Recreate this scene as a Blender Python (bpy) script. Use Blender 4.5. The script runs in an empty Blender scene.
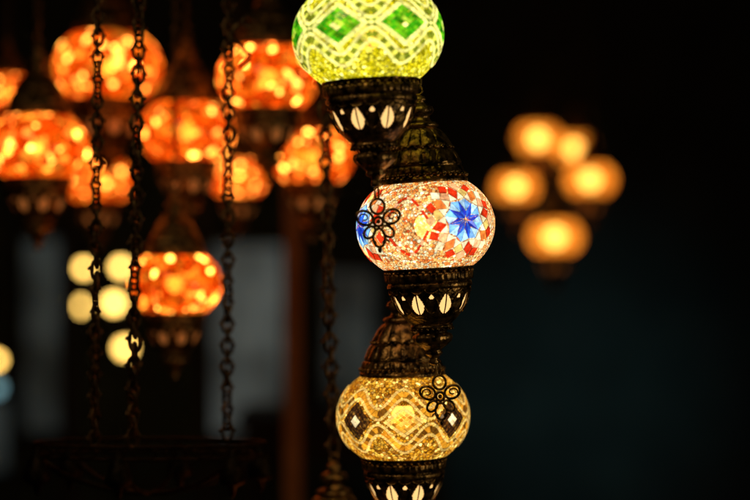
import bpy, math, random
from mathutils import Vector, Matrix
random.seed(7)
scene = bpy.context.scene
scene.view_settings.view_transform = 'Standard'
scene.view_settings.look = 'None'
scene.view_settings.exposure = 0
COL = scene.collection
pi = math.pi

# ------------------------------------------------------------------ camera
K = 36.0 / 85.0 / 750.0
EYE = 1.6
cd = bpy.data.cameras.new("camera")
cam = bpy.data.objects.new("camera", cd)
COL.objects.link(cam)
cam.location = (0, 0, EYE)
cam.rotation_euler = (pi / 2, 0, 0)
cd.lens = 85; cd.sensor_width = 36
cd.clip_end = 200
cd.dof.use_dof = True
cd.dof.focus_distance = 2.02
cd.dof.aperture_fstop = 1.85
cd.dof.aperture_blades = 0
scene.camera = cam

def at(u, v, d):
    return Vector(((u - 375) * K * d, d, EYE - (v - 250) * K * d))

# ------------------------------------------------------------------ world
w = bpy.data.worlds.new("World"); scene.world = w
w.use_nodes = True
w.node_tree.nodes["Background"].inputs[0].default_value = (0.5, 0.75, 0.8, 1)
w.node_tree.nodes["Background"].inputs[1].default_value = 0.0012

# ------------------------------------------------------------------ mesh builder
class MB:
    def __init__(s):
        s.v = []; s.f = []; s.m = []; s.c = []; s.flat = []
    def face(s, idx, mat=0, col=(1, 1, 1), flat=False):
        s.f.append(tuple(idx)); s.m.append(mat); s.c.append(col); s.flat.append(flat)
    def add(s, vs, fs, mat=0, col=(1, 1, 1), flat=False):
        o = len(s.v); s.v.extend([tuple(p) for p in vs])
        for f in fs: s.face([i + o for i in f], mat, col, flat)
    def mesh(s, name, mats):
        me = bpy.data.meshes.new(name)
        me.from_pydata(s.v, [], s.f)
        for m in mats: me.materials.append(m)
        me.polygons.foreach_set("material_index", s.m)
        me.polygons.foreach_set("use_smooth", [not x for x in s.flat])
        at_ = me.color_attributes.new("tile_col", 'FLOAT_COLOR', 'CORNER')
        buf = []
        for f, c in zip(s.f, s.c):
            buf.extend([c[0], c[1], c[2], 1.0] * len(f))
        at_.data.foreach_set("color", buf)
        me.update()
        return me

def lathe(mb, prof, n=96, mod=None, hole=None, mat=0):
    vs = []; fs = []
    for i, (r, z) in enumerate(prof):
        for j in range(n):
            t = 2 * pi * j / n
            rr = r * (mod(t, z) if mod else 1)
            vs.append((rr * math.sin(t), -rr * math.cos(t), z))
    for i in range(len(prof) - 1):
        for j in range(n):
            if hole and hole(2 * pi * (j + .5) / n, (prof[i][1] + prof[i + 1][1]) / 2): continue
            k = (j + 1) % n
            fs.append((i * n + j, (i + 1) * n + j, (i + 1) * n + k, i * n + k))
    mb.add(vs, fs, mat)

def ball(mb, c, r, nu=8, nv=6, mat=0, sz=1.0):
    vs = [(c[0], c[1], c[2] + r * sz)]; fs = []
    for i in range(1, nv):
        p = pi * i / nv
        for j in range(nu):
            t = 2 * pi * j / nu
            vs.append((c[0] + r * math.sin(p) * math.cos(t), c[1] + r * math.sin(p) * math.sin(t), c[2] + r * sz * math.cos(p)))
    vs.append((c[0], c[1], c[2] - r * sz))
    for j in range(nu):
        fs.append((0, 1 + j, 1 + (j + 1) % nu))
        fs.append((len(vs) - 1, 1 + (nv - 2) * nu + (j + 1) % nu, 1 + (nv - 2) * nu + j))
    for i in range(nv - 2):
        for j in range(nu):
            k = (j + 1) % nu
            fs.append((1 + i * nu + j, 1 + (i + 1) * nu + j, 1 + (i + 1) * nu + k, 1 + i * nu + k))
    mb.add(vs, fs, mat)

def tube(mb, pts, r, closed=False, n=7, mat=0):
    pts = [Vector(p) for p in pts]; N = len(pts)
    vs = []; fs = []
    up = None
    for i in range(N):
        a = pts[(i - 1) % N] if (closed or i > 0) else pts[i]
        b = pts[(i + 1) % N] if (closed or i < N - 1) else pts[i]
        t = (b - a).normalized()
        if up is None:
            up = Vector((0, 1, 0)) if abs(t.y) < .8 else Vector((1, 0, 0))
        s = t.cross(up).normalized(); up = s.cross(t).normalized()
        rr = r(i / (N - 1)) if callable(r) else r
        for j in range(n):
            a2 = 2 * pi * j / n
            vs.append(pts[i] + (s * math.cos(a2) + up * math.sin(a2)) * rr)
    for i in range(N if closed else N - 1):
        k = (i + 1) % N
        for j in range(n):
            l = (j + 1) % n
            fs.append((i * n + j, i * n + l, k * n + l, k * n + j))
    if not closed:
        fs.append(tuple(range(n))); fs.append(tuple(range((N - 1) * n, N * n))[::-1])
    mb.add(vs, fs, mat)

def box(mb, x0, x1, y0, y1, z0, z1, mat=0):
    vs = [(x, y, z) for x in (x0, x1) for y in (y0, y1) for z in (z0, z1)]
    fs = [(0, 1, 3, 2), (4, 6, 7, 5), (0, 4, 5, 1), (2, 3, 7, 6), (0, 2, 6, 4), (1, 5, 7, 3)]
    mb.add(vs, fs, mat, flat=True)

# ------------------------------------------------------------------ materials
def newmat(name):
    m = bpy.data.materials.new(name); m.use_nodes = True
    nt = m.node_tree
    for n in list(nt.nodes): nt.nodes.remove(n)
    out = nt.nodes.new('ShaderNodeOutputMaterial')
    return m, nt, out
def N(nt, t, **kw):
    n = nt.nodes.new(t)
    for k, v in kw.items(): setattr(n, k, v)
    return n
def math_(nt, op, a, b=None, c=None):
    n = N(nt, 'ShaderNodeMath', operation=op)
    for i, x in enumerate((a, b, c)):
        if x is None: continue
        if isinstance(x, (int, float)): n.inputs[i].default_value = x
        else: nt.links.new(x, n.inputs[i])
    return n.outputs[0]
def ramp(nt, fac, stops, const=False):
    r = N(nt, 'ShaderNodeValToRGB')
    if const: r.color_ramp.interpolation = 'CONSTANT'
    e = r.color_ramp.elements
    while len(e) < len(stops): e.new(0.5)
    for i, (p, c) in enumerate(stops):
        e[i].position = p; e[i].color = (c[0], c[1], c[2], 1)
    nt.links.new(fac, r.inputs[0])
    return r.outputs[0]

def glass_mat(name, stops, scale=400, strength=1.0, spark=0.0, spark_pow=12, see=0.1, tint=(1, .8, .5),
              grout=0.12, edge=0.12, use_attr=False, sampling='NONE', sparkcol=None, lo=.7, hi=1.25):
    m, nt, out = newmat(name); L = nt.links.new
    m.cycles.emission_sampling = sampling
    tc = N(nt, 'ShaderNodeTexCoord'); oi = N(nt, 'ShaderNodeObjectInfo')
    off = N(nt, 'ShaderNodeVectorMath', operation='ADD')
    L(tc.outputs['Object'], off.inputs[0])
    comb = N(nt, 'ShaderNodeCombineXYZ')
    for i in range(3): L(oi.outputs['Random'], comb.inputs[i])
    L(comb.outputs[0], off.inputs[1])
    vec = off.outputs[0]
    vo = N(nt, 'ShaderNodeTexVoronoi'); vo.inputs['Scale'].default_value = scale; L(vec, vo.inputs['Vector'])
    ve = N(nt, 'ShaderNodeTexVoronoi', feature='DISTANCE_TO_EDGE'); ve.inputs['Scale'].default_value = scale; L(vec, ve.inputs['Vector'])
    sep = N(nt, 'ShaderNodeSeparateColor'); L(vo.outputs['Color'], sep.inputs[0])
    no = N(nt, 'ShaderNodeTexNoise'); no.inputs['Scale'].default_value = 45; no.inputs['Detail'].default_value = 2; L(vec, no.inputs['Vector'])
    if use_attr:
        a = N(nt, 'ShaderNodeAttribute', attribute_name="tile_col"); col = a.outputs['Color']
        fine = N(nt, 'ShaderNodeTexNoise'); fine.inputs['Scale'].default_value = 260; fine.inputs['Detail'].default_value = 3; L(vec, fine.inputs['Vector'])
        mr = N(nt, 'ShaderNodeMapRange'); mr.inputs[1].default_value = .3; mr.inputs[2].default_value = .7; mr.inputs[3].default_value = .6; mr.inputs[4].default_value = 1.4
        L(fine.outputs[0], mr.inputs[0]); fac = mr.outputs[0]
    else:
        col = ramp(nt, sep.outputs[0], stops)
        mr = N(nt, 'ShaderNodeMapRange'); mr.inputs[1].default_value = 0.01; mr.inputs[2].default_value = edge; mr.inputs[3].default_value = grout; mr.inputs[4].default_value = 1
        L(ve.outputs['Distance'], mr.inputs[0]); fac = mr.outputs[0]
    mr2 = N(nt, 'ShaderNodeMapRange'); mr2.inputs[1].default_value = .35; mr2.inputs[2].default_value = .65; mr2.inputs[3].default_value = lo; mr2.inputs[4].default_value = hi
    L(no.outputs[0], mr2.inputs[0])
    fac = math_(nt, 'MULTIPLY', fac, mr2.outputs[0])
    st = math_(nt, 'MULTIPLY', fac, strength)
    ecol = col
    if spark:
        sp0 = math_(nt, 'POWER', sep.outputs[1], float(spark_pow))
        sp = math_(nt, 'MULTIPLY_ADD', sp0, float(spark), 1.0)
        st = math_(nt, 'MULTIPLY', st, sp)
        if sparkcol:
            mc = N(nt, 'ShaderNodeMix', data_type='RGBA'); L(sp0, mc.inputs[0]); L(col, mc.inputs[6]); mc.inputs[7].default_value = (*sparkcol, 1)
            ecol = mc.outputs[2]
    p = N(nt, 'ShaderNodeBsdfPrincipled')
    dk = N(nt, 'ShaderNodeMix', data_type='RGBA', blend_type='MULTIPLY'); dk.inputs[0].default_value = 1
    L(col, dk.inputs[6]); dk.inputs[7].default_value = (.12, .12, .12, 1)
    L(dk.outputs[2], p.inputs['Base Color'])
    p.inputs['Roughness'].default_value = .12
    L(ecol, p.inputs['Emission Color']); L(st, p.inputs['Emission Strength'])
    b = N(nt, 'ShaderNodeBump'); b.inputs['Strength'].default_value = .6; b.inputs['Distance'].default_value = .0008
    L(ve.outputs['Distance'], b.inputs['Height'])
    if not use_attr: L(b.outputs[0], p.inputs['Normal'])
    tr = N(nt, 'ShaderNodeBsdfTransparent'); tr.inputs[0].default_value = (*tint, 1)
    mx = N(nt, 'ShaderNodeMixShader'); mx.inputs[0].default_value = 1 - see
    L(tr.outputs[0], mx.inputs[1]); L(p.outputs[0], mx.inputs[2]); L(mx.outputs[0], out.inputs[0])
    return m

def emis(name, col, s, sampling='NONE'):
    m, nt, out = newmat(name)
    m.cycles.emission_sampling = sampling
    p = N(nt, 'ShaderNodeBsdfPrincipled')
    p.inputs['Base Color'].default_value = (*col, 1)
    p.inputs['Emission Color'].default_value = (*col, 1); p.inputs['Emission Strength'].default_value = s
    nt.links.new(p.outputs[0], out.inputs[0]); return m

def metal(name, c1, c2, rough=.38, bscale=330, bump=.5):
    m, nt, out = newmat(name); L = nt.links.new
    tc = N(nt, 'ShaderNodeTexCoord')
    no = N(nt, 'ShaderNodeTexNoise'); no.inputs['Scale'].default_value = 120; no.inputs['Detail'].default_value = 4
    L(tc.outputs['Object'], no.inputs['Vector'])
    vo = N(nt, 'ShaderNodeTexVoronoi', feature='F1'); vo.inputs['Scale'].default_value = bscale
    L(tc.outputs['Object'], vo.inputs['Vector'])
    col = ramp(nt, no.outputs[0], [(.38, c1), (.66, c2)])
    p = N(nt, 'ShaderNodeBsdfPrincipled'); L(col, p.inputs['Base Color'])
    p.inputs['Metallic'].default_value = .85
    mr = N(nt, 'ShaderNodeMapRange'); mr.inputs[3].default_value = rough - .1; mr.inputs[4].default_value = rough + .2
    L(no.outputs[0], mr.inputs[0]); L(mr.outputs[0], p.inputs['Roughness'])
    b = N(nt, 'ShaderNodeBump'); b.inputs['Strength'].default_value = bump; b.inputs['Distance'].default_value = .001
    L(vo.outputs['Distance'], b.inputs['Height']); L(b.outputs[0], p.inputs['Normal'])
    L(p.outputs[0], out.inputs[0]); return m

def matte(name, c1, c2, scale=4, rough=.8, em=None, ems=0):
    m, nt, out = newmat(name); L = nt.links.new
    tc = N(nt, 'ShaderNodeTexCoord')
    no = N(nt, 'ShaderNodeTexNoise'); no.inputs['Scale'].default_value = scale; no.inputs['Detail'].default_value = 4
    L(tc.outputs['Object'], no.inputs['Vector'])
    col = ramp(nt, no.outputs[0], [(.3, c1), (.7, c2)])
    p = N(nt, 'ShaderNodeBsdfPrincipled'); L(col, p.inputs['Base Color']); p.inputs['Roughness'].default_value = rough
    if em:
        m.cycles.emission_sampling = 'NONE'
        sr = N(nt, 'ShaderNodeMapRange'); sr.inputs[1].default_value = .38; sr.inputs[2].default_value = .62; sr.inputs[3].default_value = ems * .35; sr.inputs[4].default_value = ems * 1.3
        L(no.outputs[0], sr.inputs[0])
        p.inputs['Emission Color'].default_value = (*em, 1); L(sr.outputs[0], p.inputs['Emission Strength'])
    L(p.outputs[0], out.inputs[0]); return m

M_bronze = metal("aged_bronze", (.035, .022, .012), (.56, .35, .14), rough=.30)
M_iron = metal("blackened_iron", (.025, .018, .013), (.22, .14, .07), rough=.33, bscale=500, bump=.2)
M_black = metal("black_iron", (.006, .005, .004), (.03, .02, .012), rough=.5, bscale=500, bump=.2)
M_bulb = emis("warm_bulb", (1.0, .62, .20), 22)
M_bulb_far = emis("pale_hot_bulb", (1.0, .68, .25), 9)
M_glow_liner = emis("added_glow_cream", (1.0, .62, .22), 1.15)  # emission stands in for bulb light coming through the cap openings
M_glow_liner_or = emis("added_glow_amber", (1.0, .35, .08), .22)  # weaker glow of the same kind for the background lanterns

M_tile = glass_mat("mosaic_tile_glass", [], scale=150, strength=1.35, see=0.03, use_attr=True)
M_tileC = glass_mat("mosaic_tile_amber_glass", [], scale=150, strength=1.2, see=0.11, tint=(1, .7, .35), use_attr=True)
M_beadA = glass_mat("yellow_green_beads", [(0, (.24, .22, .0)), (.3, (.64, .54, .002)), (.6, (.98, .80, .006)), (1, (1, .94, .06))],
                    scale=330, strength=1.35, see=0.03, spark=1.8, spark_pow=9, sparkcol=(1, .95, .25), sampling='AUTO', grout=.07, edge=.16)
M_beadB = glass_mat("cream_pink_beads", [(0, (.60, .06, .01)), (.25, (.95, .30, .05)), (.5, (1, .54, .17)), (.8, (1, .74, .34)), (1, (1, .92, .62))],
                    scale=380, strength=1.35, see=0.06, spark=1.6, spark_pow=7, sampling='AUTO', grout=.08, edge=.15)
M_beadC = glass_mat("amber_beads", [(0, (.16, .04, .002)), (.35, (.62, .21, .006)), (.7, (1.0, .42, .015)), (1, (1, .62, .07))],
                    scale=300, strength=1.1, see=0.11, tint=(1, .7, .35), spark=2.4, spark_pow=8, sparkcol=(1, .66, .16), sampling='AUTO', grout=.06, edge=.18)
M_orange = glass_mat("orange_crackle_glass", [(0, (.45, .016, .0)), (.45, (1, .070, .001)), (.8, (1, .15, .004)), (1, (1, .30, .02))],
                     scale=100, strength=1.4, see=0.10, tint=(1, .42, .10), spark=13, spark_pow=11, grout=.02, edge=.13, sparkcol=(1, .38, .05), sampling='AUTO', lo=.4, hi=1.5)
M_pale = glass_mat("pale_amber_glass", [(0, (.95, .18, .01)), (.5, (1, .27, .018)), (1, (1, .40, .045))],
                   scale=150, strength=1.6, see=0.32, tint=(1, .78, .38), spark=3, spark_pow=10)

# ------------------------------------------------------------------ lantern parts (1 unit = 1 mm, globe radius 69 mm)
U = .001
RA, RB = 69.0, 55.0
def ell(t, p, off=0):
    r = RA + off; b = RB + off
    return (r * math.cos(p) * math.sin(t) * U, -r * math.cos(p) * math.cos(t) * U, b * math.sin(p) * U)

def base_globe(mb, mat=0, nt=72, npp=26, lim=1.02):
    vs = []; fs = []
    for i in range(npp + 1):
        p = -lim + 2 * lim * i / npp
        for j in range(nt): vs.append(ell(2 * pi * j / nt, p))
    for i in range(npp):
        for j in range(nt):
            k = (j + 1) % nt
            fs.append((i * nt + j, i * nt + k, (i + 1) * nt + k, (i + 1) * nt + j))
    mb.add(vs, fs, mat)

def jit(c, a=.16):
    f = 1 + random.uniform(-a, a)
    return tuple(max(0, x * f * (1 + random.uniform(-.05, .05))) for x in c)

def tile(mb, poly, col, mat=1, gap=.12, h=1.1, ja=.22):
    n = len(poly)
    cx = sum(p[0] for p in poly) / n; cy = sum(p[1] for p in poly) / n
    g = gap
    top = []; bot = []
    for (a, b) in poly:
        x = cx + (a - cx) * (1 - g); y = cy + (b - cy) * (1 - g)
        x += random.uniform(-.004, .004); y += random.uniform(-.004, .004)
        top.append(ell(x, y, h)); bot.append(ell(cx + (x - cx) * 1.06, cy + (y - cy) * 1.06, -.2))
    c = jit(col, ja)
    o = len(mb.v); mb.v.extend(top + bot)
    area = sum(poly[i][0] * poly[(i + 1) % n][1] - poly[(i + 1) % n][0] * poly[i][1] for i in range(n))
    idx = list(range(o, o + n))
    if area < 0: idx = idx[::-1]
    mb.face(idx, mat, c, True)
    dc = tuple(x * .3 for x in c)
    for i in range(n):
        k = (i + 1) % n
        mb.face((o + i, o + n + i, o + n + k, o + k), mat, dc, True)

def loc(tc, pc, x, y):
    p = pc + y
    return (tc + x / max(.4, math.cos(p)), p)

def diamond(mb, tc, pc, hw, hh, k, colfn, mat=1, gap=.12):
    def P(i, j):
        a = i / k; b = j / k
        x = -hw + hw * (a + b); y = hh * (a - b)
        return loc(tc, pc, x, y)
    for i in range(k):
        for j in range(k):
            ring = min(i, j, k - 1 - i, k - 1 - j)
            tile(mb, [P(i, j), P(i, j + 1), P(i + 1, j + 1), P(i + 1, j)], colfn(ring, i, j), mat, gap)

def band(mb, pts, wd, tl, colfn, mat=1, gap=.12):
    P = [Vector(p) for p in pts]
    d = [0]
    for i in range(1, len(P)): d.append(d[-1] + (P[i] - P[i - 1]).length)
    n = max(1, round(d[-1] / tl))
    def samp(s):
        s = min(max(s, 0), d[-1])
        for i in range(1, len(d)):
            if s <= d[i] + 1e-9:
                f = (s - d[i - 1]) / max(1e-9, d[i] - d[i - 1]); return P[i - 1].lerp(P[i], f)
        return P[-1]
    def nrm(s):
        a = samp(s - .02); b = samp(s + .02); t = (b - a).normalized(); return Vector((-t.y, t.x))
    for i in range(n):
        s0 = d[-1] * i / n; s1 = d[-1] * (i + 1) / n
        a, b = samp(s0), samp(s1); na, nb = nrm(s0), nrm(s1)
        q = [a - na * wd / 2, b - nb * wd / 2, b + nb * wd / 2, a + na * wd / 2]
        tile(mb, [tuple(x) for x in q], colfn(i), mat, gap)

def globe_green():
    mb = MB(); base_globe(mb)
    n = 7; sp = 2 * pi / n; pc = .07
    W = (1.0, .93, .24); G1 = (.035, .34, .004); G2 = (.14, .50, .008); G3 = (.01, .17, .002)
    for q in range(n):
        tc = -.40 + q * sp
        def cf(r, i, j):
            if r == 0: return W
            if r == 3: return random.choice([G3, (.5, .75, .05), (1, .95, .25)])
            return random.choice([G1, G1, G2, G2, G3])
        diamond(mb, tc, pc, .43, .39, 8, cf, gap=.08)
        for s in (1, -1):
            for off, wd, c in ((.475, .055, 0), (.575, .10, 1), (.68, .055, 0)):
                pts = []
                for t in range(25):
                    x = -sp / 2 + sp * t / 24
                    v = (.5 + .5 * math.cos(2 * pi * x / sp)) ** .9
                    pts.append((tc + x, pc + s * ((off - .40) + .40 * v)))
                if c == 0: fn = lambda i: W
                else: fn = lambda i: (.72, .70, .08) if i % 2 else (.17, .21, .01)
                band(mb, pts, wd, .06 if c == 0 else .085, fn, gap=.07 if c == 0 else .12)
        tm = tc + sp / 2
        diamond(mb, tm, pc, .13, .12, 3, lambda r, i, j: (.20, .26, .02) if (i + j) % 2 else W)
    return mb.mesh("green_diamond_globe", [M_beadA, M_tile])

def globe_amber():
    mb = MB(); base_globe(mb)
    n = 8; sp = 2 * pi / n; pc = .0
    W = (1.0, .62, .15); A1 = (.60, .20, .008); A2 = (.85, .34, .02); BK = (.010, .006, .004)
    for q in range(n):
        tc = q * sp
        if q % 2:
            diamond(mb, tc, pc, .28, .36, 6, lambda r, i, j: BK if r < 2 else (1, .80, .40), gap=.05)
        else:
            def cf(r, i, j):
                return W if r == 0 else random.choice([A1, A2, (.95, .46, .05), (1, .54, .08)])
            diamond(mb, tc, pc, .31, .29, 7, cf)
        for s in (1, -1):
            for off, wd, c in ((.42, .05, 0), (.52, .12, 1), (.62, .05, 0)):
                pts = []
                for t in range(25):
                    x = -sp / 2 + sp * t / 24
                    v = .5 + .5 * math.cos(2 * pi * x / sp)
                    pts.append((tc + x, pc + s * ((off - .38) + .38 * v)))
                fn = (lambda i: W) if c == 0 else (lambda i: random.choice([A1, A2, A2, (.16, .06, .006)]))
                band(mb, pts, wd, .052 if c == 0 else .08, fn)
    return mb.mesh("amber_wave_globe", [M_beadC, M_tileC])

def globe_star():
    mb = MB(); base_globe(mb)
    DB = (.004, .03, .45); MBl = (.01, .11, .72); LB = (.18, .48, .90); W = (1, .82, .48); RD = (.70, .025, .004); OR = (1, .22, .035); PK = (1, .46, .20); YL = (1, .66, .16)
    asp = RA / RB
    for tc in (.56, -1.24, 2.2, 3.75):
        pc = .06
        def PL(r, a): return loc(tc, pc, r * 1.06 * math.cos(a), r * 1.06 * math.sin(a) * asp)
        n = 8; st = 2 * pi / n
        for i in range(n):
            a = i * st + .2
            tile(mb, [PL(.015, a), PL(.11, a - st / 2), PL(.27, a)], DB, gap=.07)
            tile(mb, [PL(.015, a), PL(.27, a), PL(.11, a + st / 2)], MBl, gap=.07)
            b = a + st / 2
            tile(mb, [PL(.12, b), PL(.255, b - st / 2), PL(.30, b)], LB, gap=.08)
            tile(mb, [PL(.12, b), PL(.30, b), PL(.255, b + st / 2)], (.42, .70, .88), gap=.08)
            tile(mb, [PL(.28, a), PL(.31, a - st / 2), PL(.40, a - st / 4)], W, gap=.08)
            tile(mb, [PL(.28, a), PL(.40, a + st / 4), PL(.31, a + st / 2)], W, gap=.08)
            tile(mb, [PL(.285, a), PL(.40, a - st / 4), PL(.50, a), PL(.40, a + st / 4)], OR if i % 2 else RD, gap=.08)
            tile(mb, [PL(.315, b), PL(.41, b - st / 4), PL(.46, b), PL(.41, b + st / 4)], YL if i % 2 else PK, gap=.08)
            tile(mb, [PL(.47, b), PL(.415, b - st / 4), PL(.505, b - st / 2.3), PL(.56, b - st / 5)], RD, gap=.08)
            tile(mb, [PL(.47, b), PL(.56, b + st / 5), PL(.505, b + st / 2.3), PL(.415, b + st / 4)], PK if i % 2 else W, gap=.08)
    # slim red chips tracing a curved petal outline between two star flowers
    for s in (1, -1):
        pts = [(-.62 + .62 * f, s * (.10 + .42 * math.sin(pi * f))) for f in [i / 16 for i in range(17)]]
        band(mb, pts, .045, .09, lambda i: RD if i % 3 else PK, gap=.1)
    return mb.mesh("star_mandala_globe", [M_beadB, M_tile])

def globe_plain(mat, name):
    mb = MB(); base_globe(mb, nt=48, npp=16)
    return mb.mesh(name, [mat])

def S(pr): return [(r * U, z * U) for r, z in pr]

def dense(pr, k=4):
    out = []
    for i in range(len(pr) - 1):
        for j in range(k):
            f = j / k; out.append((pr[i][0] * (1 - f) + pr[i + 1][0] * f, pr[i][1] * (1 - f) + pr[i + 1][1] * f))
    out.append(pr[-1]); return out

def top_cap_mesh():
    mb = MB()
    lathe(mb, S([(36, 42), (43, 41), (44.5, 43), (44.5, 46), (42, 48), (41, 49)]), 96)
    pr = [(41, 49), (41.5, 52), (40, 57), (38.5, 58.5), (39, 60), (37.5, 64), (35, 70), (32, 75), (30, 76.5), (31, 78.5), (28, 84), (24.5, 90), (20, 95), (16, 98)]
    def mod(t, z):
        zz = z / U
        if 50 < zz < 58: return 1 + .035 * abs(math.sin(t * 18))
        if 61 < zz < 75: return 1 + .06 * (abs(math.sin(t * 8)) ** .6 - .5)
        if 79 < zz < 96: return 1 + .07 * (abs(math.sin(t * 6)) ** .6 - .5)
        return 1
    lathe(mb, S(dense(pr, 4)), 192, mod)
    lathe(mb, S([(16, 98), (18.5, 99), (19, 101), (17, 103), (12, 104), (10, 107), (10, 110), (13, 112), (15, 115), (13.5, 119), (9, 121), (6, 124), (8, 126), (6.5, 129), (3, 131), (0, 132)]), 64)
    for k in range(40):
        t = 2 * pi * k / 40; ball(mb, (43.5 * U * math.sin(t), 43.5 * U * math.cos(t), 49.5 * U), 2.1 * U)
    for k in range(28):
        t = 2 * pi * k / 28; ball(mb, (31.5 * U * math.sin(t), 31.5 * U * math.cos(t), 77.5 * U), 1.8 * U)
    for k in range(12):
        t = 2 * pi * k / 12
        pts = []
        for s in range(18):
            a = 2 * pi * s / 18
            zz = 66 + 6 * math.sin(a); tt = t + .15 * math.cos(a) * (1 - .35 * math.sin(a))
            rr = 37.6 - (zz - 63) * .42
            pts.append((rr * math.sin(tt) * U, -rr * math.cos(tt) * U, zz * U))
        tube(mb, pts, .75 * U, True, 5)
    tube(mb, [(4.5 * U * math.cos(a), 0, (136 + 4.5 * math.sin(a)) * U) for a in [2 * pi * i / 16 for i in range(16)]], 1.2 * U, True, 6)
    return mb.mesh("top_cap", [M_bronze])

def bottom_cap_mesh():
    mb = MB()
    lathe(mb, S([(36, -39), (43, -38.5), (45, -40), (45, -43.5), (42.5, -45), (42, -46)]), 96)
    pr = [(42, -46), (43.3, -48), (43, -54), (41, -56), (42.5, -58), (42.5, -61), (40, -63)]
    lathe(mb, S(dense(pr, 3)), 192, lambda t, z: 1 + (.03 * abs(math.sin(t * 20)) if -55 < z / U < -47 else 0))
    cup = [(40, -63), (39.2, -68), (37.5, -74), (34.5, -81), (30, -88), (24.5, -94), (19.5, -98.5)]
    NH = 8; HW = .175
    def wdt_(y):
        return HW * math.sqrt(max(0, 1 - (y / 8) ** 2)) if y < 0 else HW * (1 - (y / 12.5) ** 1.4)
    def hole(t, z):
        zz = z / U
        per = 2 * pi / NH
        a = (t + per / 2) % per
        if a > per / 2: a -= per
        c = -79
        y = (zz - c)
        b = abs(a) - per / 2
        if (b / .055) ** 2 + ((zz + 70.5) / 2.2) ** 2 < 1: return True
        if y < -8 or y > 12.5: return False
        if abs(a) < .022: return False
        return abs(a) < wdt_(y)
    lathe(mb, S(dense(cup, 7)), 300, None, hole)
    def rad(z):
        for i in range(len(cup) - 1):
            if cup[i + 1][1] <= z <= cup[i][1]:
                f = (z - cup[i][1]) / (cup[i + 1][1] - cup[i][1]); return cup[i][0] * (1 - f) + cup[i + 1][0] * f
        return 20
    for k in range(NH):
        pts = []
        for s in range(24):
            f = s / 24
            y = 12.5 - 41 * f if f < .5 else -8 + 41 * (f - .5)
            y = max(-8, min(12.5, y))
            wd = wdt_(y) + .01
            t = k * 2 * pi / NH + (wd if f < .5 else -wd)
            zz = -79 + y; rr = rad(zz) + .5
            pts.append((rr * math.sin(t) * U, -rr * math.cos(t) * U, zz * U))
        tube(mb, pts, .8 * U, True, 5)
    lathe(mb, S([(19.5, -98.5), (21, -99.5), (21, -102), (18, -103), (15, -105), (14.5, -107), (18, -109), (19, -112), (17.5, -116), (13, -120), (9.5, -123), (8, -125),
                 (9.5, -127), (8, -129), (4.5, -131), (4, -134), (5.5, -136), (4, -138.5), (0, -140)]), 64,
          lambda t, z: 1 + (.07 * abs(math.sin(t * 5)) if -121 < z / U < -108 else 0))
    for k in range(40):
        t = 2 * pi * k / 40; ball(mb, (43.2 * U * math.sin(t), 43.2 * U * math.cos(t), -46 * U), 1.9 * U)
    for k in range(24):
        t = 2 * pi * k / 24; ball(mb, (20.5 * U * math.sin(t), 20.5 * U * math.cos(t), -103 * U), 1.6 * U)
    for k in range(18):
        t = 2 * pi * k / 18
        pts = []
        for s in range(9):
            a = pi * s / 8
            tt = t + .165 * math.cos(a); zz = -62.5 - 4.2 * math.sin(a); rr = 40.6
            pts.append((rr * math.sin(tt) * U, -rr * math.cos(tt) * U, zz * U))
        tube(mb, pts, .8 * U, False, 5)
    return mb.mesh("bottom_cap", [M_bronze])

def glow_liner_mesh(mat, name):  # added glowing inner cup that fills the cap openings with light
    mb = MB()
    lathe(mb, S([(37, -60), (36.5, -68), (34.5, -75), (31, -82), (26.5, -88), (20, -95), (0, -97)]), 48)
    return mb.mesh(name, [mat])

def link_pts(c, lw, lh, axis, n=16):
    pts = []
    for i in range(n):
        a = 2 * pi * i / n
        x = lw / 2 * math.copysign(abs(math.cos(a)) ** .8, math.cos(a)); z = lh / 2 * math.sin(a)
        pts.append((c[0] + x * math.cos(axis), c[1] + x * math.sin(axis), c[2] + z))
    return pts

def chain_mesh(name, length, z0=0, lw=8.5, lh=17, th=1.25, twist=0.25, fancy=False, mat=None, slant=0):
    mb = MB(); pitch = lh - 3.6 * th; n = int(length / pitch) + 1
    for i in range(n):
        z = z0 + lh / 2 + i * pitch
        ax = (i % 2) * pi / 2 + math.sin(i * .6) * twist + .35
        c = (slant * (z - z0) + random.uniform(-.6, .6), random.uniform(-.4, .4), z)
        tube(mb, [Vector(p) * U for p in link_pts(c, lw * random.uniform(.9, 1.1), lh, ax)], th * U, True, 6)
        if fancy and i % 2 == 0:
            for s in (1, -1):
                pts = []
                for k in range(12):
                    a = k / 11 * 1.5 * pi; r = 3.6 * (1 - .5 * k / 11)
                    pts.append(Vector((c[0] + s * (lw / 2 + .8 + r * math.cos(a) * .7) * math.cos(ax), c[1] + s * (lw / 2 + .8 + r * math.cos(a) * .7) * math.sin(ax), z + r * math.sin(a))) * U)
                tube(mb, pts, th * .75 * U, False, 5)
    return mb.mesh(name, [mat or M_iron])

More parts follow.
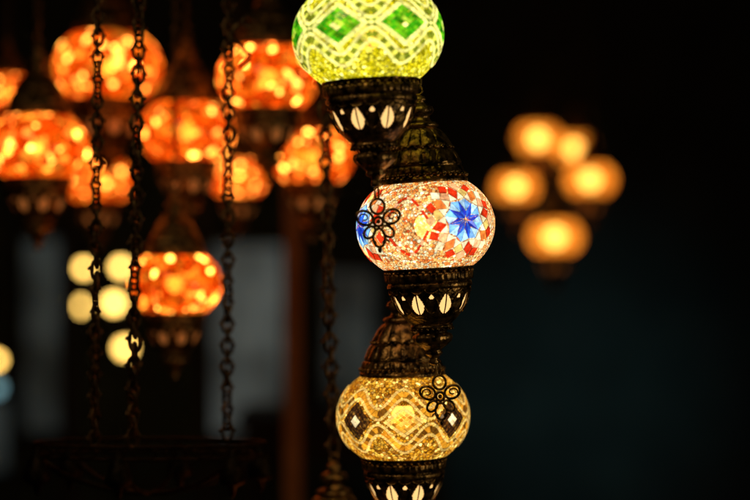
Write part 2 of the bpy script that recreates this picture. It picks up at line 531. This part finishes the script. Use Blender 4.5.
def pendant_mesh():
    mb = MB()
    th = 1.3
    def loop(cx, cz, rx, rz, rot=0, n=22, r=th):
        pts = []
        for i in range(n):
            a = 2 * pi * i / n; x = rx * math.cos(a); z = rz * math.sin(a)
            pts.append(Vector((cx + x * math.cos(rot) - z * math.sin(rot), 0, cz + x * math.sin(rot) + z * math.cos(rot))) * U)
        tube(mb, pts, r * U, True, 6)
    tube(mb, [Vector(p) * U for p in link_pts((0, 0, -144), 6, 12, .9, 14)], 1.0 * U, True, 6)
    C = -171
    loop(0, C + 14, 6.5, 7)
    loop(0, C - 15, 5.5, 8.5)
    for s in (1, -1):
        loop(s * 12.5, C + 4, 8, 6.3, s * .45)
        loop(s * 8.5, C - 9.5, 6.2, 4.4, -s * .8)
        pts = []
        for k in range(18):
            a = -.4 + k / 17 * 1.8 * pi; r = 5.2 * (1 - .6 * k / 17)
            pts.append(Vector((s * (13 + r * math.cos(a)), .3, C + 4 + r * .85 * math.sin(a))) * U)
        tube(mb, pts, .85 * U, False, 5)
        pts = []
        for k in range(14):
            a = k / 13 * 1.4 * pi; r = 3.6 * (1 - .5 * k / 13)
            pts.append(Vector((s * (5.5 + r * math.cos(a)), .2, C - 20 + r * math.sin(a))) * U)
        tube(mb, pts, .8 * U, False, 5)
    loop(0, C, 4.2, 4.2, r=1.4)
    ball(mb, (0, 0, C * U), 2.2 * U, 10, 8)
    ball(mb, (0, 0, (C - 26) * U), 2.1 * U, 8, 6, sz=1.5)
    return mb.mesh("pendant_ornament", [M_bronze])

def bulb_mesh(m, r, name):
    mb = MB(); ball(mb, (0, 0, 0), r * U, 16, 10, sz=1.1)
    lathe(mb, S([(8, r - 1), (8.5, r + 2), (8.5, r + 12), (6, r + 16), (0, r + 17)]), 20, mat=1)
    return mb.mesh(name, [m, M_bronze])

ME = dict(top=top_cap_mesh(), bot=bottom_cap_mesh(), glow_liner=glow_liner_mesh(M_glow_liner, "added_glow_liner"), glow_liner_or=glow_liner_mesh(M_glow_liner_or, "added_glow_liner_amber"),
          chain=chain_mesh("hanging_chain", 420, 138), chainlong=chain_mesh("hanging_chain_long", 620, 138, lw=11, lh=20, th=1.8, fancy=True, slant=-.028),
          pend=pendant_mesh(), bulb=bulb_mesh(M_bulb, 12, "light_bulb"), bulbfar=bulb_mesh(M_bulb_far, 24, "large_light_bulb"),
          green=globe_green(), star=globe_star(), amber=globe_amber(),
          orange=globe_plain(M_orange, "orange_globe"), pale=globe_plain(M_pale, "pale_globe"))

def obj(name, me, parent=None, loc_=(0, 0, 0)):
    o = bpy.data.objects.new(name, me); COL.objects.link(o)
    if parent: o.parent = parent
    o.location = loc_
    return o

def lantern(u, v, d, hw, globe, label, glow_liner='glow_liner', tilt=0, yaw=0, chain='chain', pendant=True, pend_dx=0, group=None, bulb='bulb'):
    s = hw * K * d / .069
    e = bpy.data.objects.new("mosaic_lantern", None); COL.objects.link(e)
    e.empty_display_size = .05
    e.location = at(u, v, d); e.scale = (s, s, s)
    e.rotation_euler = (0, math.radians(-tilt), 0)
    e["label"] = label; e["category"] = "lantern"
    if group: e["group"] = group
    g = obj("glass_globe", ME[globe], e); g.rotation_euler = (0, 0, yaw)
    t = obj("top_cap", ME['top'], e)
    b = obj("bottom_cap", ME['bot'], e)
    obj("added_glow_liner", ME[glow_liner], b)
    if pendant: obj("pendant_ornament", ME['pend'], e, (pend_dx * U, 0, 0)).rotation_euler = (0, 0, random.uniform(-.25, .25))
    c = obj("hanging_chain", ME[chain], e)
    obj("light_bulb", ME[bulb], e)
    return e

# ------------------------------------------------------------------ the three sharp lanterns
CG = "mosaic lanterns hanging in a cascade"
lantern(368, 36, 1.94, 75, 'green', "lit glass mosaic lantern with green diamonds and yellow beads", tilt=3.2, group=CG)
lantern(426, 226, 2.04, 69, 'star', "lit glass mosaic lantern with blue star flower on cream beads", tilt=3.4, pend_dx=4, group=CG)
lantern(403, 416, 2.14, 66, 'amber', "lit amber mosaic lantern with black diamonds and wavy bands", tilt=1.2, group=CG)

# ------------------------------------------------------------------ blurred orange lanterns
OG = "orange lanterns of the next stall"
for (u, v, d, hw) in [(108, 67, 3.05, 54), (8, 92, 3.3, 27), (38, 147, 2.8, 51), (187, 132, 2.92, 48), (98, 180, 3.45, 35),
                      (268, 78, 2.8, 51), (312, 157, 3.0, 42), (238, 178, 3.4, 30), (175, 284, 2.68, 47)]:
    lantern(u, v, d, hw, 'orange', "lit orange crackle glass lantern with dark bronze caps", glow_liner='glow_liner_or', yaw=random.uniform(0, 6), pendant=False, group=OG)
PG = "pale amber lanterns further along the market"
for (u, v, d, hw) in [(538, 139, 5.0, 24), (574, 149, 5.3, 22), (516, 187, 4.9, 23), (590, 180, 5.0, 25), (555, 237, 4.8, 27)]:
    lantern(u, v, d, hw, 'pale', "small lit pale amber glass lantern with bronze caps", glow_liner='glow_liner_or', yaw=random.uniform(0, 6), pendant=False, group=PG, bulb='bulbfar')
lantern(334, 588, 2.35, 66, 'orange', "orange lantern hanging low on a long scrolled chain", glow_liner='glow_liner_or', chain='chainlong', pendant=False)

# ------------------------------------------------------------------ loose chains + chandelier frame
DR = 2.3
ring_c = at(150, 443, DR); RR = .150; RY = .055
def frame():
    e = bpy.data.objects.new("iron_chandelier", None); COL.objects.link(e); e.location = ring_c
    e["label"] = "black wrought iron oval chandelier frame hanging on scrolled chains"; e["category"] = "chandelier"
    mb = MB()
    for zz, rr in ((0, 1), (-.016, .98)):
        tube(mb, [(RR * rr * math.cos(2 * pi * i / 64), RY * rr * math.sin(2 * pi * i / 64), zz) for i in range(64)], .0022, True, 6)
    for k in range(24):
        a = 2 * pi * k / 24
        pts = []
        for s in range(12):
            b = 2 * pi * s / 12
            aa = a + .1 * math.cos(b); pts.append((RR * math.cos(aa), RY * math.sin(aa), -.008 + .0065 * math.sin(b)))
        tube(mb, pts, .0012, True, 5)
    obj("hoop", mb.mesh("hoop", [M_black]), e)
    for k in range(6):
        a = 2 * pi * k / 6 + .3
        m2 = MB()
        pts = []
        for s in range(24):
            f = s / 23
            pts.append(((RR + .02 * math.sin(f * pi)) * (1 - f) * math.cos(a), RY * (1 - f) * math.sin(a), -.016 - .05 * math.sin(f * pi / 2)))
        tube(m2, pts, .003, False, 6)
        x, y = RR * math.cos(a), RY * math.sin(a)
        o = len(m2.v)
        lathe(m2, [(0.0, .010), (.003, .006), (.004, .0), (.009, -.004), (.014, -.016), (.018, -.03), (.016, -.036), (.006, -.04), (.004, -.05), (0, -.056)], 24)
        for i in range(o, len(m2.v)):
            p = m2.v[i]; m2.v[i] = (p[0] + x, p[1] + y, p[2] - .012)
        obj("arm", m2.mesh("arm", [M_black]), e)
frame()

def top_chain(u_bot, u_top, d, lw, lh, th, label):
    p = at(u_bot, 441, d); p.z = ring_c.z
    slant = (u_top - u_bot) * K * d / (at(0, 0, d).z - p.z)
    me = chain_mesh("iron_chain", 700, 0, lw, lh, th, .5, True, M_iron, slant)
    o = obj("iron_chain", me, None, p)
    o["label"] = label; o["category"] = "chain"; o["group"] = "chains carrying the iron chandelier"
def rim(u, front):
    x = (u - 375) * K * DR - ring_c.x
    y = RY * math.sqrt(max(0, 1 - (x / RR) ** 2)); return DR - y if front else DR + y
top_chain(94, 98, rim(94, True), 12, 21, 2.1, "dark twisted iron chain with small scrolls on its links")
top_chain(132, 139, rim(132, True), 14, 24, 2.4, "dark twisted iron chain with small scrolls on its links")
top_chain(227, 229, rim(226, False), 13, 22, 2.2, "dark twisted iron chain with small scrolls on its links")
mb = MB()
pts = [Vector((.012 * math.sin(a), 0, .03 * (a / pi - 1) + .0)) for a in [i / 23 * 2 * pi for i in range(24)]]
tube(mb, pts, .0024, False, 6)
pts = [Vector((.010 + .010 * (1 - .5 * i / 19) * math.cos(i / 19 * 1.8 * pi), 0, .03 + .010 * (1 - .5 * i / 19) * math.sin(i / 19 * 1.8 * pi))) for i in range(20)]
tube(mb, pts, .0024, False, 6)
hk = obj("chain_hook", mb.mesh("chain_hook", [M_iron]), None, at(240, 45, rim(226, False)))
hk["label"] = "curled dark iron hook beside a hanging chain"; hk["category"] = "hook"

# ------------------------------------------------------------------ distant round lamps
M_g1 = emis("yellow_globe_glow", (1.0, .60, .13), 9.0)
M_g2 = emis("blue_globe_glow", (.35, .7, .8), 1.0)
def small_lamp(u, v, d, r, m, lab):
    mb = MB(); ball(mb, (0, 0, 0), r, 20, 14)
    e = bpy.data.objects.new("globe_lamp", None); COL.objects.link(e); e.location = at(u, v, d)
    e["label"] = lab; e["category"] = "lamp"; e["group"] = "small round lamps far down the street"
    obj("bulb", mb.mesh("bulb", [m]), e)
    m2 = MB(); lathe(m2, [(r * .5, r * .85), (r * .55, r * 1.0), (r * .5, r * 1.5), (r * .2, r * 1.7), (0, r * 1.72)], 16)
    tube(m2, [(0, 0, r * 1.6), (0, 0, r * 1.6 + .5)], .003, False, 6)
    obj("socket", m2.mesh("socket", [M_iron]), e)
for (u, v, d, r) in [(84, 268, 6.6, .020), (79, 306, 6.9, .022), (121, 267, 6.5, .022), (114, 303, 6.2, .026), (125, 348, 6.8, .026), (66, 270, 7.3, .010)]:
    small_lamp(u, v, d, r, M_g1, "small round warm yellow lamp on a cord")
small_lamp(-4, 360, 6.8, .02, M_g1, "small round warm yellow lamp on a cord")
small_lamp(-4, 388, 6.8, .024, M_g2, "small round pale blue lamp on a cord")

# ------------------------------------------------------------------ shop front, posts, ground
WD = 8.0
M_wall = matte("dark_plaster", (.05, .07, .075), (.09, .12, .125), 3)
M_frame = matte("dark_painted_wood", (.02, .018, .015), (.05, .04, .03), 12, .5)
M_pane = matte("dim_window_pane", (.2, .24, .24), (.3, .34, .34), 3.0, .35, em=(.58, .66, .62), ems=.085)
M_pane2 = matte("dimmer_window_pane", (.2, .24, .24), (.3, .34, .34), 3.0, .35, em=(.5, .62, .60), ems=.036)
M_wood = matte("warm_brown_wood", (.45, .20, .07), (.65, .32, .12), 14, .55)
shop = bpy.data.objects.new("shop_front", None); COL.objects.link(shop); shop.location = (0, WD, 0)
shop["label"] = "dark plastered shop front with dim grey windows at night"; shop["category"] = "building"
mb = MB(); box(mb, -4.5, 4.5, .05, .25, 0, 4.2); box(mb, -4.5, 4.5, -.04, .05, 0, .35); box(mb, -4.5, 4.5, -.1, .05, 3.2, 3.35)
obj("wall", mb.mesh("wall", [M_wall]), shop)
def window(u0, u1, v0, v1, m, bars=1):
    a = at(u0, v1, WD); b = at(u1, v0, WD)
    e = obj("window", None, shop, (0, 0, 0))
    x0, x1, z0, z1 = a.x, b.x, a.z, b.z
    mf = MB(); t = .04
    box(mf, x0 - t, x0, -.03, .05, z0 - t, z1 + t); box(mf, x1, x1 + t, -.03, .05, z0 - t, z1 + t)
    box(mf, x0, x1, -.03, .05, z1, z1 + t); box(mf, x0, x1, -.05, .05, z0 - t, z0)
    for i in range(bars):
        xc = x0 + (x1 - x0) * (i + 1) / (bars + 1); box(mf, xc - .01, xc + .01, -.02, .04, z0, z1)
    obj("frame", mf.mesh("frame", [M_frame]), e)
    mp = MB(); box(mp, x0, x1, .02, .045, z0, z1)
    obj("pane", mp.mesh("pane", [m]), e)
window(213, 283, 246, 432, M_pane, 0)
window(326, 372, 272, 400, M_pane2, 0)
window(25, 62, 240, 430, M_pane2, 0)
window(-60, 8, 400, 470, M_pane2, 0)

def post(u, d, wpx, label, v_top, m):
    x = at(u, 0, d).x; h = wpx * K * d / 2; zt = at(0, v_top, d).z
    mb = MB(); box(mb, x - h, x + h, d - h, d + h, .02, zt)
    box(mb, x - h * 1.4, x + h * 1.4, d - h * 1.4, d + h * 1.4, 0, .12); box(mb, x - h * 1.25, x + h * 1.25, d - h * 1.25, d + h * 1.25, zt, zt + .05)
    o = obj("wooden_post", mb.mesh("wooden_post", [m])); o["label"] = label; o["category"] = "post"
post(293, 4.2, 17, "warm brown square wooden post", 175, M_wood)
post(69, 5.5, 16, "dark square wooden post", 150, M_frame)
post(205, 5.5, 12, "dark square wooden post", 150, M_frame)

tb = bpy.data.objects.new("market_table", None); COL.objects.link(tb)
p = at(345, 415, 6.0); tb.location = (p.x, 6.0, 0)
tb["label"] = "dark wooden market table in front of the shop"; tb["category"] = "table"
mb = MB(); box(mb, -.35, .35, -.25, .25, p.z - .02, p.z + .02); box(mb, -.33, .33, -.23, .23, p.z - .12, p.z - .022)
obj("table_top", mb.mesh("table_top", [M_frame]), tb)
ml = MB(); box(ml, -.025, .025, -.025, .025, 0, p.z - .122); ml = ml.mesh("leg", [M_frame])
for sx in (-.3, .3):
    for sy in (-.2, .2): obj("leg", ml, tb, (sx, sy, 0))

mb = MB(); mb.add([(-60, -40, 0), (60, -40, 0), (60, 80, 0), (-60, 80, 0)], [(0, 1, 2, 3)], flat=True)
g = obj("ground", mb.mesh("ground", [matte("dark_paving", (.03, .032, .035), (.07, .07, .07), 6, .7)])); g["kind"] = "structure"

# ------------------------------------------------------------------ soft added lights without fixtures
def light(kind, name, loc_, e, col, size=.3, rot=None, **kw):
    l = bpy.data.lights.new(name, kind); l.energy = e; l.color = col
    if kind == 'AREA': l.size = size
    else: l.shadow_soft_size = size
    for k, v in kw.items(): setattr(l, k, v)
    o = bpy.data.objects.new(name, l); COL.objects.link(o); o.location = loc_
    if rot: o.rotation_euler = rot
    return o
p = at(560, 410, WD); light('SPOT', "added_wall_spot", (p.x, WD - 1.6, p.z + .1), 5.5, (.34, .80, .82), .2, (pi / 2, 0, 0), spot_size=1.2, spot_blend=1.0)  # added spot for the teal pool on the wall, no lamp stands here
light('AREA', "added_warm_fill", (-.7, 1.2, 2.5), 2.2, (1, .66, .30), .35, (math.radians(38), 0, math.radians(-40)))  # added warm fill from above to bring out the metal caps
light('AREA', "added_side_fill", (1.0, 1.7, 1.5), 1.0, (1, .75, .38), .25, (pi / 2, 0, math.radians(62)))  # added warm fill from the right, no fixture behind it
